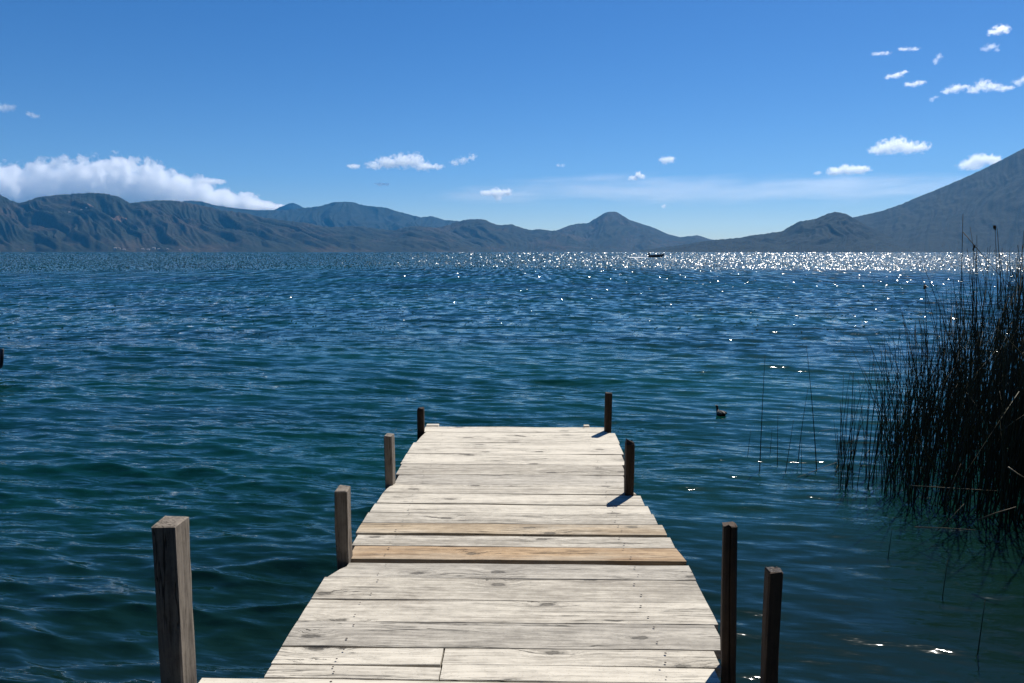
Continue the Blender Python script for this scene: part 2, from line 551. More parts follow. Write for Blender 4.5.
# ------------------------------------------------------------------ hills round the lake
def mountain(name, label, prof, d_shore, d_ridge, d_back, seed, mat, rough=1.0, rag=0.5, shape=1.15, ravine=0.30, rav_w=420.0, field=None, shear=0.0):
    prof = np.array(prof, float)
    xs = np.arange(prof[0, 0], prof[-1, 0] + 0.01, 0.8)
    ys = np.interp(xs, prof[:, 0], prof[:, 1])
    # soften the corners of the outline a little, then add tree-sized roughness
    ker = np.array([1, 2, 3, 2, 1.0]); ker /= ker.sum()
    ys = np.convolve(np.pad(ys, 2, mode='edge'), ker, mode='valid')
    ys0 = ys.copy()
    ys = ys + rag * fbm(np.stack([xs * 0.21, xs * 0 + seed, xs * 0], 1), 4, 0.65)
    nf, nb = 74, 14
    t = np.concatenate([np.linspace(-0.02, 1, nf), 1 + np.linspace(0, 1, nb + 1)[1:]])
    P = np.zeros((len(xs), len(t), 3))
    dirs = np.array([ray(px, py) for px, py in zip(xs, ys)])
    dirs[:, 2] = 0
    dirs /= np.linalg.norm(dirs, axis=1)[:, None]
    rz = np.array([at_dist(px, py, 1.0).z - EYE.z for px, py in zip(xs, ys)]) * d_ridge
    ysm = np.convolve(np.pad(ys0, 6, mode='edge'), np.ones(13) / 13, mode='valid')
    rzs = np.array([at_dist(px, py, 1.0).z - EYE.z for px, py in zip(xs, ysm)]) * d_ridge
    jit = fbm(np.stack([xs * 0.02, xs * 0 + seed + 3, xs * 0], 1), 4) * 0.35
    for j, tt in enumerate(t):
        if tt <= 1:
            s = np.clip(tt + jit * np.clip(1 - tt, 0, 1) * 0.35, -0.05, 1)
            D = d_shore + (d_ridge - d_shore) * s
            g = np.sign(tt) * abs(tt) ** shape
        else:
            D = np.full(len(xs), d_ridge + (d_back - d_ridge) * (tt - 1))
            g = 1 - 0.9 * (tt - 1) ** 1.2
        P[:, j, 0] = dirs[:, 0] * D
        P[:, j, 1] = dirs[:, 1] * D
        cw = smooth(0.80, 1.0, tt)
        P[:, j, 2] = (rzs * (1 - cw) + rz * cw) * g
    flat = P.reshape(-1, 3)
    # spurs and ravines running down to the shore
    lat = (xs[:, None] - 512) / FPX * d_ridge + 0 * t[None, :]
    warp = fbm(np.stack([lat.ravel() / 1500, np.tile(t * 1.6, len(xs)), np.full(lat.size, seed)], 1), 3).reshape(lat.shape)
    q = np.stack([((lat + shear * t[None, :]) / rav_w + warp * 0.8).ravel(), np.tile(t * 1.1, len(xs)), np.full(lat.size, seed * 1.7)], 1)
    rv = np.abs(pnoise(q)) + 0.6 * np.abs(pnoise(q * (2.3, 1.8, 1))) + 0.4 * np.abs(pnoise(q * (5.1, 3.2, 1)))
    rv = rv.reshape(lat.shape)
    env = np.where(t < 1, np.clip(t, 0, 1) ** 0.8 * np.clip(1 - t, 0, 1) ** 0.45 * 2.0, 0.0)[None, :]
    P[:, :, 2] += (0.42 - rv) * env * np.clip(rz, 5, None)[:, None] * ravine * 2.0
    rough_n = fbm(flat / 160.0 + seed, 4, 0.6).reshape(lat.shape)
    P[:, :, 2] += rough_n * 14.0 * rough * np.clip(env, 0, 1)
    # keep the slope below the line of sight to the ridge so the outline holds
    D = np.hypot(P[:, :, 0], P[:, :, 1])
    lim = (np.minimum(rz, rzs) / d_ridge)[:, None] * D * (0.90 + 0.10 * np.clip(t, 0, 1)[None, :] ** 3)
    f = t <= 0.999
    P[:, f, 2] = np.minimum(P[:, f, 2], lim[:, f])
    P[:, :, 2] = np.where((t > 0.03)[None, :], np.maximum(P[:, :, 2], 1.0 + 0 * D), np.minimum(P[:, :, 2], 0.4))
    P[:, 0, 2] = -3.0
    fm = None
    mats = [mat]
    if field:
        mats = [mat, M_FIELD]
        cx, t0, rx, rt, slope = field
        xx = 0.5 * (xs[:-1] + xs[1:])[:, None]
        tt = 0.5 * (t[:-1] + t[1:])[None, :]
        nn = fbm(np.stack([(xx * 0.16 + 0 * tt).ravel(), (tt * 22 + 0 * xx).ravel(), np.full(xx.size * tt.size, 3.3)], 1), 3).reshape(len(xs) - 1, len(t) - 1)
        e = ((xx - cx) / rx) ** 2 + ((tt - t0 + slope * (xx - cx)) / rt) ** 2
        fm = (e + 0.9 * nn < 0.75).astype(np.int32).reshape(-1)
    P = P[:, ::-1] if False else P
    o = grid_mesh(name, P, mats, True, fm)
    tag(o, label, 'mountain', None, 'structure')
    return o, xs, t, P

H_A = mountain('mountain', 'long forested mountain wall at left with a tan clearing',
         [(-140, 205), (-60, 190), (-20, 188), (0, 194), (10, 200), (20, 203), (38, 197), (60, 194.5), (78, 193.5), (92, 192.5), (105, 193.5), (118, 196),
          (130, 203), (146, 201), (160, 200), (176, 200.5), (190, 203), (205, 206), (222, 210), (245, 213), (262, 217), (290, 221), (310, 223), (330, 227), (350, 226),
          (362, 226), (380, 229), (395, 230), (410, 226), (430, 227), (445, 229), (470, 240), (500, 251)],
         7600, 9800, 12500, 2, M_FOREST, 1.0, 0.8, 1.1, 0.15, 330, (108, 0.68, 25, 0.034, 0.0022), shear=1100.0)
H_B = mountain('mountain', 'flat topped blue mountain rising behind the left wall',
         [(150, 222), (185, 200.5), (200, 201), (215, 205), (235, 208), (255, 210), (285, 210), (305, 207.5), (320, 206), (334, 202), (350, 201.5), (356, 203), (368, 206), (384, 207), (400, 212), (420, 217),
          (432, 216), (445, 220), (460, 221), (480, 231), (505, 246)],
         11500, 14500, 17500, 5, M_FAR, 1.0, 0.5, 1.2, 0.16, 600)
H_C = mountain('mountain', 'faint small peak farthest off beside the cloud bank',
         [(235, 232), (262, 216), (282, 206), (292, 202.5), (297, 204), (310, 211), (330, 222), (350, 236)],
         17000, 19000, 20500, 9, M_FAR, 0.6, 0.3, 1.2, 0.15, 900)
H_D = mountain('mountain', 'low dark headland ridge with a rounded knob left of the sharp peak',
         [(380, 250), (405, 240), (430, 229), (448, 225), (462, 220), (472, 219), (484, 219), (492, 223), (500, 225), (511, 224), (520, 227), (530, 230), (540, 229), (556, 231), (575, 235), (600, 243), (640, 251)],
         8800, 10600, 12800, 12, M_FOREST, 1.0, 0.6, 1.1, 0.15, 380)
H_E = mountain('mountain', 'sharp flat tipped peak in the middle of the far shore',
         [(500, 247), (530, 235), (556, 230.5), (570, 225), (577, 223.5), (588, 223), (596, 218), (604, 213), (609, 211.5), (616, 211.5), (622, 215), (630, 220), (640, 223), (655, 228), (668, 234), (680, 237),
          (690, 236), (698, 235), (708, 238.5), (720, 241), (750, 247), (780, 251)],
         9400, 11800, 14500, 15, M_FOREST, 0.8, 0.4, 1.1, 0.11, 500)
H_F = mountain('mountain', 'dark wooded cone hill with low ridges before the volcano',
         [(640, 250), (680, 245), (705, 241), (716, 239.5), (740, 237.5), (752, 235), (765, 233.5), (782, 231), (792, 225), (800, 221), (814, 219), (822, 216), (830, 212.5), (836, 211.5), (846, 213.5), (854, 218), (866, 225), (884, 234), (905, 244), (930, 250)],
         6300, 7400, 8800, 18, M_VOLCANO, 0.9, 0.5, 1.0, 0.11, 330)
H_G = mountain('volcano', 'huge forested volcano flank climbing out of the right edge',
         [(740, 249), (800, 239), (845, 219.5), (856, 216.5), (872, 213), (884, 210), (900, 204.5), (920, 196), (940, 188), (960, 179.5), (980, 170.5), (1000, 160.5), (1024, 148), (1060, 128), (1110, 101), (1150, 82), (1180, 76),
          (1215, 84), (1280, 118), (1350, 160), (1440, 210), (1560, 248)],
         6600, 9200, 12500, 21, M_VOLCANO, 1.1, 0.55, 1.25, 0.040, 360)

# ------------------------------------------------------------------ unseen bank behind the dock, added to block sky light
def build_shade_bank():
    th = np.linspace(R(96), R(264), 90)
    r = np.concatenate([np.linspace(7.0, 14, 8), np.linspace(17, 60, 16), np.linspace(75, 160, 8)])
    T, RR = np.meshgrid(th, r, indexing='ij')
    Rr = RR + 2.5 * fbm(np.stack([T.ravel() * 4, RR.ravel() * 0, RR.ravel() * 0], 1), 3).reshape(T.shape)
    Zs = np.interp(RR, [7, 9, 14, 22, 60, 160], [-1.2, 0.15, 1.2, 9, 36, 70])
    Zs = Zs + fbm(np.stack([T.ravel() * 9, RR.ravel() * 0.2, RR.ravel() * 0], 1), 4).reshape(T.shape) * np.clip((RR - 9) * 0.3, 0, 2.5)
    fade = np.clip(np.minimum(T - R(96), R(264) - T) / R(16), 0, 1)
    P = np.stack([Rr * np.sin(T), Rr * np.cos(T), np.where(Zs > 0, Zs * fade, Zs)], -1)
    o = grid_mesh('shore', P[:, ::-1], M_FOREST)  # out of view, raised to darken the near faces of posts
    o['kind'] = 'structure'
build_shade_bank()

# ------------------------------------------------------------------ haze over the lake
def build_haze():
    N = NT('haze_air')
    pv = N.n('ShaderNodeVolumePrincipled')
    pv.inputs['Color'].default_value = (0.08, 0.46, 1.0, 1)
    pv.inputs['Density'].default_value = 2.4e-5
    pv.inputs['Anisotropy'].default_value = 0.2
    N.l(pv.outputs[0], N.out.inputs['Volume'])
    bm = bmesh.new()
    box_bm(bm, (-21000, -3000, -4.2), (21000, 21500, 2250))
    o = bm_obj('haze', bm, N.m)
    tag(o, 'thin blue haze over the lake and hills', 'haze', None, 'stuff')
build_haze()

# ------------------------------------------------------------------ clouds
def mat_cloud(name, dens, unit, lobes, soft, rag, step, freq, g=0.35, stretch=(1, 1, 1)):
    """vapour: thickest inside the lobes (centre, radii), torn by noise at their rims"""
    N = NT(name)
    tc = N.n('ShaderNodeTexCoord').outputs['Object']
    d = None
    for c, r in lobes:
        q = N.vmath('MULTIPLY', N.vmath('SUBTRACT', tc, tuple(c)), tuple(1.0 / v for v in r))
        e = N.vmath('LENGTH', q)
        d = e if d is None else N.math('SMOOTH_MIN', d, e, 0.25)
    v = N.mapping(tc, scale=tuple(s / unit for s in stretch))
    f = N.noise(v, freq, 6, 0.64, 0.15)
    e = N.math('ADD', N.math('SUBTRACT', 0.90, d), N.math('MULTIPLY', N.math('SUBTRACT', f, 0.5), rag))
    den = N.math('MULTIPLY', N.ramp(e, 0.0, soft), dens)
    pv = N.n('ShaderNodeVolumePrincipled')
    pv.inputs['Color'].default_value = (1.0, 1.0, 1.0, 1)
    pv.inputs['Anisotropy'].default_value = g
    N.l(den, pv.inputs['Density'])
    N.l(pv.outputs[0], N.out.inputs['Volume'])
    N.m.cycles.volume_step_rate = step
    return N.m

def cloud(label, lobes, D, depth, tau, soft, group=None, vox=1.2, rag=1.6, stretch=(1, 1, 1), name='cloud', freq=0.17, step=0.35):
    """lobes: (px, py, rx_px, ry_px); D horizontal distance; one closed hull filled with vapour"""
    u = D / FPX                                        # metres per pixel there
    cx = sum(l[0] for l in lobes) / len(lobes)
    cyy = sum(l[1] for l in lobes) / len(lobes)
    c = at_dist(cx, cyy, D)
    fw = Vector((c.x, c.y, 0)).normalized()
    rt = Vector((fw.y, -fw.x, 0))
    bm = bmesh.new()
    rr = random.Random(int(cx * 7 + cyy))
    ls = []
    if D == 22500 and tau < 2.6: lobes = [(a_, b_, c_ * 0.88, d_ * 0.82) for a_, b_, c_, d_ in lobes]
    for (px, py, rx, ry) in lobes:
        # local axes: x along the horizon, y away from the lake, z up
        p = at_dist(px, py, D) - c
        p = Vector((p.dot(rt), p.dot(fw) + rr.uniform(-.5, .5) * depth * rx * u, p.z))
        rad = (rx * u * 1.15, rx * u * depth, ry * u * 1.15)
        ls.append((p, rad))
        r = bmesh.ops.create_icosphere(bm, subdivisions=3, radius=1.0)
        for v in r['verts']:
            v.co = p + Vector([v.co[k] * rad[k] * 1.12 for k in range(3)])
    me = bpy.data.meshes.new('cloud_hull')
    bm.to_mesh(me); bm.free()
    tmp = bpy.data.objects.new('cloud_hull', me)
    COL.objects.link(tmp)
    md = tmp.modifiers.new('m', 'REMESH')
    md.mode = 'VOXEL'
    md.voxel_size = vox * u
    ev = tmp.evaluated_get(bpy.context.evaluated_depsgraph_get())
    m2 = bpy.data.meshes.new_from_object(ev)
    bpy.data.objects.remove(tmp)
    m2.materials.clear()
    thick = np.median([l[3] for l in lobes]) * 2 * u
    m2.materials.append(mat_cloud('cloud_vapour', tau / thick, u, ls, soft, rag, step, freq, 0.6, stretch))
    m2.update()
    o = bpy.data.objects.new(name, m2)
    COL.objects.link(o)
    o.location = c
    o.rotation_euler = (0, 0, -math.atan2(fw.x, fw.y))
    tag(o, label, 'cloud', group)
    return o

SKYG = 'small clouds in the blue sky'
bank = []
br = random.Random(4)
crest = [(-80, 172), (-30, 168), (0, 167), (24, 166), (46, 163), (66, 160), (90, 161), (108, 157), (128, 158), (148, 161), (168, 167), (190, 174), (206, 182), (232, 191), (252, 198), (286, 207)]
cxs, cys = zip(*crest)
for px in range(-70, 262, 24):                      # the body
    top = float(np.interp(px, cxs, cys)) + 3
    h = max(5, (214 - top) * 0.46)
    bank.append((px, top + h * 1.05, 19, h))
for px in range(-62, 285, 14):                      # billows along and below the crest
    top = float(np.interp(px, cxs, cys)) + 3.5
    rr_ = br.uniform(4.5, 9) * (1 if px < 200 else 0.7)
    bank.append((px + br.uniform(-3, 3), top + rr_ * 0.8 + br.uniform(-1, 2.5), rr_ * 1.25, rr_))
    if px < 230 and px % 28 < 14: bank.append((px + br.uniform(-5, 5), top + br.uniform(14, 26), br.uniform(8, 13), br.uniform(4, 7)))
bank += [(246, 201, 14, 7), (262, 205, 13, 5), (276, 208, 11, 4), (286, 209, 8, 2.5)]
cloud('long white cumulus bank lying along the left mountain tops', bank, 31000, 0.8, 3.8, 0.30, None, 1.5, 2.5, freq=0.11, step=0.09)
cloud('little flat cloud tip just right of the big cloud bank crest', [(208, 181, 10, 3), (218, 182, 7, 2.4)], 29500, 1.0, 2.8, 0.7, SKYG, rag=2.6, freq=0.30)
cloud('biggest white puff left of centre above the flat topped mountain',
      [(374, 166, 9, 4), (388, 163, 12, 6), (402, 161, 12, 7), (414, 161, 11, 7.5), (424, 166, 10, 5), (436, 167, 8, 3)], 26000, 0.6, 4.8, 0.7, SKYG, rag=2.8, freq=0.30)
cloud('second puff leaning up to the right beside the biggest left one', [(455, 163, 6, 3.5), (463, 160, 6, 4), (472, 157, 5, 4)], 26000, 0.6, 2.6, 0.9, SKYG, rag=3.3, freq=0.34)
cloud('tiny white speck of cloud left of the biggest left puff', [(352, 166, 5, 2.5), (356, 166.5, 4, 2.5)], 26000, 1.0, 2.8, 0.7, SKYG, rag=2.6, freq=0.30)
cloud('faint small cloud wisp under the biggest left puff', [(380, 184, 5, 2), (386, 184.5, 4, 1.6)], 25500, 1.0, 1.2, 0.7, SKYG, rag=2.6, freq=0.30)
cloud('lone drooping puff low over the gap left of the sharp peak', [(487, 193, 7, 3), (497, 193, 8, 5), (507, 192, 6, 4), (499, 198, 4, 3)], 27000, 1.0, 4.0, 0.7, SKYG, rag=2.6, freq=0.30)
cloud('faint pair of cloud specks high left of the sharp peak', [(558, 165, 2.5, 2), (562.5, 165.5, 2.5, 2)], 26000, 1.0, 0.8, 0.7, SKYG, rag=2.6, freq=0.30)
cloud('small peaked cloud scrap above the sharp peak', [(633, 178, 5, 2.5), (638, 174.5, 4, 4.2), (642, 177, 4, 2.4)], 26000, 1.0, 2.8, 0.7, SKYG, rag=2.6, freq=0.30)
cloud('small rounded puff high right of the sharp peak', [(664, 160, 5, 4), (670, 160, 5, 3.5)], 26000, 1.0, 3.3, 0.7, SKYG, rag=2.6, freq=0.30)
cloud('tiny cloud speck lowest over the ridge right of the sharp peak', [(664, 206, 3, 2.2)], 29000, 1.0, 1.4, 0.7, SKYG, rag=2.6, freq=0.30)
cloud('flat cloud just above the dark wooded cone hill', [(834, 171.5, 7, 4), (846, 170, 9, 4.5), (858, 170, 9, 4), (866, 169, 5, 3)], 24000, 1.0, 4.0, 0.7, SKYG, rag=2.6, freq=0.30)
cloud('pale dot of cloud left of the flat cloud over cone hill', [(818, 173, 4, 2)], 24000, 1.0, 1.1, 0.7, SKYG, rag=2.6, freq=0.30)
cloud('fullest white puff on the right above the volcano slope', [(878, 150, 8, 4), (888, 147, 10, 6.5), (898, 145, 9, 6.5), (908, 147, 9, 5.5), (920, 147, 8, 5)], 22500, 1.0, 4.6, 0.9, SKYG, rag=3.4, freq=0.34)
cloud('white puff resting on the volcano slope line', [(970, 165, 9, 4.5), (978, 161, 9, 5.5), (988, 160, 9, 4.5), (996, 161, 6, 4)], 23500, 1.0, 4.0, 0.7, SKYG, rag=2.6, freq=0.30)
cloud('topmost cloud puff near the top right corner', [(993, 32, 5, 3), (1000, 29.5, 7, 4.5), (1006, 31, 4, 3)], 22500, 1.0, 2.0, 0.9, SKYG, rag=3.4, freq=0.34)
cloud('ragged faint wisp below the topmost cloud puff', [(985, 49, 4, 3), (991, 46, 6, 3.5), (997, 50, 3, 2.4)], 22500, 1.0, 0.6, 0.9, SKYG, rag=3.4, freq=0.34)
cloud('narrow upright wisp left of the topmost cloud puff', [(936, 61, 3.5, 4), (939, 56, 3.5, 4.5)], 22500, 1.0, 1.0, 0.9, SKYG, rag=3.4, freq=0.34)
cloud('thin streak pair of cloud highest on the left of its scatter', [(904, 49, 6, 2), (914, 48.5, 6, 1.6)], 22500, 1.0, 0.6, 0.9, SKYG, rag=3.4, freq=0.34)
cloud('very faint wisp at the left end of the high scatter', [(878, 53, 6, 2.2), (886, 54, 5, 2)], 22500, 1.0, 0.6, 0.9, SKYG, rag=3.4, freq=0.34)
cloud('slanted white wisp in the upper left of the high scatter', [(890, 76.5, 5, 2.4), (897, 75, 6, 3), (904, 72, 4, 2.4)], 22500, 1.0, 1.3, 0.9, SKYG, rag=3.4, freq=0.34)
cloud('short white wisp just under the slanted one', [(909, 84.5, 5, 2.6), (916, 84, 6, 3), (922, 83, 4, 2.2)], 22500, 1.0, 1.3, 0.9, SKYG, rag=3.4, freq=0.34)
cloud('ragged white wisp in the middle of the high scatter', [(948, 91, 6, 3), (956, 88, 7, 4.5), (965, 87, 4, 2.6)], 22500, 1.0, 1.4, 0.9, SKYG, rag=3.4, freq=0.34)
cloud('largest ragged cloud of the high scatter at right', [(974, 90, 7, 4), (983, 86, 9, 6), (992, 88, 8, 4), (1004, 88, 8, 3)], 22500, 1.0, 1.3, 0.9, SKYG, rag=3.4, freq=0.34)
cloud('cloud wisp cut by the right picture edge', [(1018, 82, 5, 4), (1024, 80, 5, 4)], 22500, 1.0, 1.3, 0.9, SKYG, rag=3.4, freq=0.34)
cloud('tiny wisp under the middle of the high scatter', [(932, 99, 3, 3), (936, 97, 3, 2)], 22500, 1.0, 0.6, 0.9, SKYG, rag=3.4, freq=0.34)
cloud('cloud wisp cut by the left picture edge', [(-4, 107, 8, 4), (5, 108, 6, 3.5), (12, 107, 4, 2.5)], 23500, 1.0, 0.8, 0.7, SKYG, rag=2.6, freq=0.30)
cloud('faint cloud streak beside the wisp at the left edge', [(29, 114, 4, 2.2), (35, 116, 4, 2)], 23500, 1.0, 0.8, 0.7, SKYG, rag=2.6, freq=0.30)
# thin sheet of high veil cloud low over the far shore
cloud('thin pale veil of cloud stretched low across the right sky',
      [(500, 196, 90, 9), (580, 190, 100, 14), (660, 188, 110, 15), (740, 190, 110, 15), (830, 188, 110, 16), (920, 190, 80, 14), (600, 178, 50, 4)], 33000, 0.3, 0.50, 0.9, None, 3.0, 1.6, (0.12, 0.12, 1.0), freq=0.10)

# ------------------------------------------------------------------ the dock
dock = empty('wooden_dock', (0, 0, 0))
tag(dock, 'weathered wooden dock of cross planks with square posts', 'dock')
M_NAIL = mat_plain('rusty_nail', (0.035, 0.022, 0.016), 0.7, 0.4)

def plank(y_far, y_near, xl, xr, mat, zoff=0.0, label=None, cut=(0, 0, 0, 0), skew=0.0, nails=True):
    """cut: how far the far-left, near-left, near-right, far-right corners are cut back (m)"""
    ym = 0.5 * (y_far + y_near)
    a = on_plane(xl, ym, DECK).x
    b = on_plane(xr, ym, DECK).x
    Y1 = on_plane(528, y_far, DECK).y
    Y0 = on_plane(528, y_near, DECK).y
    gapw = random.choice([0.002, 0.003, 0.004, 0.007, 0.012])
    w = (Y1 - Y0) - gapw
    L = b - a
    nx = max(6, int(L / 0.06))
    th = 0.038
    bm = bmesh.new()
    sd_ = random.random() * 100
    rows = []
    xsx = np.linspace(0, 1, nx + 1)
    nz = pnoise(np.stack([xsx * L * 1.7, xsx * 0 + sd_, xsx * 0], 1))
    nz2 = pnoise(np.stack([xsx * L * 3.1, xsx * 0 + sd_ + 9, xsx * 0], 1))
    nz3 = pnoise(np.stack([xsx * L * 2.3, xsx * 0 + sd_ + 21, xsx * 0], 1))
    cup = random.uniform(-0.003, 0.004)
    for i, s in enumerate(xsx):
        px = -L / 2 + L * s
        fa = w / 2 + nz[i] * 0.003
        ne = -w / 2 + nz2[i] * 0.003
        if i == 0:
            sec = [(px + cut[1], ne), (px + (cut[0] + cut[1]) * 0.4, 0), (px + cut[0], fa)]
        elif i == nx:
            sec = [(px - cut[2], ne), (px - (cut[2] + cut[3]) * 0.4, 0), (px - cut[3], fa)]
        else:
            sec = [(px, ne), (px, 0), (px, fa)]
        zz = nz3[i] * 0.003
        e = 0.0016
        top = [bm.verts.new((sec[0][0], sec[0][1] + e, zz)), bm.verts.new((sec[1][0], sec[1][1], zz + cup)), bm.verts.new((sec[2][0], sec[2][1] - e, zz))]
        sid = [bm.verts.new((sec[2][0], sec[2][1], zz - e)), bm.verts.new((sec[2][0], sec[2][1], -th)), bm.verts.new((sec[0][0], sec[0][1], -th)), bm.verts.new((sec[0][0], sec[0][1], zz - e))]
        rows.append(top + sid)
    n = 7
    for i in range(nx):
        for k in range(n):
            bm.faces.new((rows[i][k], rows[i + 1][k], rows[i + 1][(k + 1) % n], rows[i][(k + 1) % n]))
    bm.faces.new(rows[0][::-1])
    bm.faces.new(rows[-1])
    bmesh.ops.recalc_face_normals(bm, faces=bm.faces)
    # nail heads over the stringers
    if nails:
        for sx_ in (-0.70, 0.50):
            xl_ = sx_ - (a + b) / 2
            if abs(xl_) > L / 2 - 0.03: continue
            for sy_ in (-0.28, 0.28):
                r = bmesh.ops.create_circle(bm, cap_ends=True, segments=7, radius=random.uniform(0.0035, 0.0055))
                cpos = Vector((xl_ + random.uniform(-.02, .02), sy_ * w + random.uniform(-.01, .01), 0.0075))
                for v in r['verts']: v.co += cpos
                for f in {f for v in r['verts'] for f in v.link_faces}:
                    f.material_index = 1
                    if f.normal.z < 0: f.normal_flip()
    o = bm_obj('plank', bm, [mat, M_NAIL], dock)
    o.location = ((a + b) / 2, (Y0 + Y1) / 2, DECK + zoff * 0.35)
    o.rotation_euler = (random.uniform(-.006, .006), random.uniform(-.0025, .0025), skew)
    if label: o['label'] = label
    return o

P_, G_, T_ = M_PLANK, M_GREY, M_TAN
plank(427.2, 432.4, 424, 606, P_, 0.004)
plank(432.4, 443.0, 419, 617, P_, cut=(0.03, 0, 0, 0))
plank(443.0, 454.0, 410, 621, P_, 0.002)
plank(454.0, 464.5, 403, 623.5, P_, -0.002)
plank(464.5, 475.0, 398.5, 624, P_, 0.001, skew=0.004)
plank(475.0, 485.2, 396, 625, G_, -0.003, 'grey plank with small dark knots', skew=0.004)
plank(485.2, 494.0, 385, 634, P_, 0.004, cut=(0.03, 0, 0, 0.06), skew=0.003)
plank(494.0, 504.5, 379, 642, P_, 0.0, skew=-0.007)
plank(504.5, 513.5, 371.5, 649, P_, -0.004, skew=-0.007)
plank(513.5, 524.0, 364.5, 655, P_, 0.003)
plank(524.0, 534.0, 358, 664, M_TANPALE, 0.001, 'pale plank with a tan near edge')
plank(536.5, 547.2, 354, 672, P_, 0.005, 'whitest plank beside the tan plank')
plank(547.6, 560.6, 350.5, 682.5, T_, 0.006, 'bare tan orange plank', cut=(0.0, 0.0, 0, 0.02))
plank(563.4, 579.0, 331, 691.5, G_, -0.002, 'grey plank next to the tan plank', cut=(0.09, 0.0, 0, 0))
plank(579.0, 601.0, 317, 700.5, P_, 0.003)
plank(601.0, 623.2, 303, 711.5, P_, 0.0, cut=(0, 0, 0.0, 0))
plank(623.2, 648.6, 288, 719.0, G_, 0.002)
plank(648.9, 667.5, 274.5, 441.5, P_, 0.003)
plank(649.0, 665.4, 443.5, 716.5, P_, -0.001, cut=(0, 0, 0, 0.0))
plank(667.5, 681.2, 266, 439.5, P_, 0.002)
plank(665.4, 681.2, 441.0, 716.5, P_, 0.0)
plank(681.6, 706.0, 190, 735.0, P_, 0.0)
plank(706.4, 733.0, 190, 742.0, G_, 0.002)

def y_at(py): return on_plane(528, py, DECK).y
Y_END, Y_NEAR = y_at(427.2), y_at(733)
# stringers and cross beams under the planks
for X in (-0.74, -0.08, 0.52):
    bm = bmesh.new()
    box_bm(bm, (-0.035, Y_NEAR, -0.15), (0.035, Y_END + (0.055 if X != -0.08 else -0.02), 0.0), 0.004)
    o = bm_obj('stringer', bm, M_GREY, dock)
    o.location = (X, 0, DECK - 0.047)
for yy in (Y_END - 0.17, y_at(489), y_at(560), y_at(686)):
    bm = bmesh.new()
    box_bm(bm, (-0.98, -0.03, -0.12), (0.78, 0.03, 0.0), 0.004)
    o = bm_obj('cross_beam', bm, M_GREY, dock)
    o.location = (0, yy, DECK - 0.202)
# two stub ends showing past the last plank
for px, wx in ((432, 0.11), (586.5, 0.05)):
    x0 = on_plane(px, 427, DECK).x
    bm = bmesh.new()
    box_bm(bm, (-wx / 2, 0, -0.040), (wx / 2, 0.06, 0.012), 0.004)
    o = bm_obj('end_stub', bm, M_PLANK, dock)
    o.location = (x0, Y_END + 0.003, DECK)

def mat_wet():
    N = NT('wet_wood')
    tc = N.n('ShaderNodeTexCoord').outputs['Object']
    f = N.noise(tc, 60.0, 3, 0.6)
    N.bsdf((0.16, 0.13, 0.10), 0.16, 0.6, N.bump(f, 1.0, 0.06))
    return N.m
M_WET = mat_wet()

def post(xl, xr, y_base, top_h, depth, mat, label=None, rz=0.0, top_slope=(0, 0), groove=False, worn=0.0, lean=(0, 0), wet=False):
    """square timber post through the deck edge; xl/xr pixel columns of its near face at deck height y_base"""
    a, b = on_plane(xl, y_base, DECK), on_plane(xr, y_base, DECK)
    w = (b.x - a.x)
    bm = bmesh.new()
    zs = list(np.linspace(-1.7, top_h, 22))
    sd_ = random.random() * 50
    rings = []
    hw, hd = w / 2, depth / 2
    for i, z in enumerate(zs):
        c = 0.006
        pts = [(-hw + c, -hd), (hw - c, -hd), (hw, -hd + c), (hw, hd - c), (hw - c, hd), (-hw + c, hd), (-hw, hd - c), (-hw, -hd + c)]
        if groove: pts = [(-hw + c, -hd), (-0.10 * w, -hd), (-0.05 * w, -hd + 0.014), (0.02 * w, -hd), (hw - c, -hd)] + pts[2:]
        ring = []
        for k, (px, py) in enumerate(pts):
            nn = pnoise(np.array([[k * 0.7 + sd_, z * 3.0, sd_]]))[0] * 0.0055
            nn += pnoise(np.array([[k * 1.9 + sd_, z * 14.0, sd_ + 5]]))[0] * 0.0030
            f = 1.0 + nn / hw
            zz = z
            if i == len(zs) - 1:
                zz = z + top_slope[0] * px / hw + top_slope[1] * py / hd + random.uniform(-1, 1) * 0.004 * (1 + worn * 3)
                f *= 1 - 0.10 - worn * 0.15
            if i == len(zs) - 2:
                f *= 1.0 - worn * 0.05
                zz = top_h - 0.006 - worn * 0.012 + top_slope[0] * px / hw + top_slope[1] * py / hd
            ring.append(bm.verts.new((px * f + lean[0] * z, py * f + lean[1] * z, zz)))
        rings.append(ring)
    n = len(rings[0])
    for i in range(len(zs) - 1):
        for k in range(n):
            bm.faces.new((rings[i][k], rings[i][(k + 1) % n], rings[i + 1][(k + 1) % n], rings[i + 1][k]))
    bm.faces.new(rings[0][::-1])
    tf = bm.faces.new(rings[-1])
    if wet: tf.material_index = 1
    o = bm_obj('post', bm, [mat, M_WET] if wet else mat, dock)
    o.location = ((a.x + b.x) / 2, a.y + hd, DECK)
    o.rotation_euler = (0, 0, rz)
    if label: o['label'] = label
    return o

def h_at(y_top, y_base):
    """height above deck of a point at image row y_top standing over deck row y_base"""
    p = on_plane(528, y_base, DECK)
    return at_dist(528, y_top, math.hypot(p.x, p.y)).z - DECK

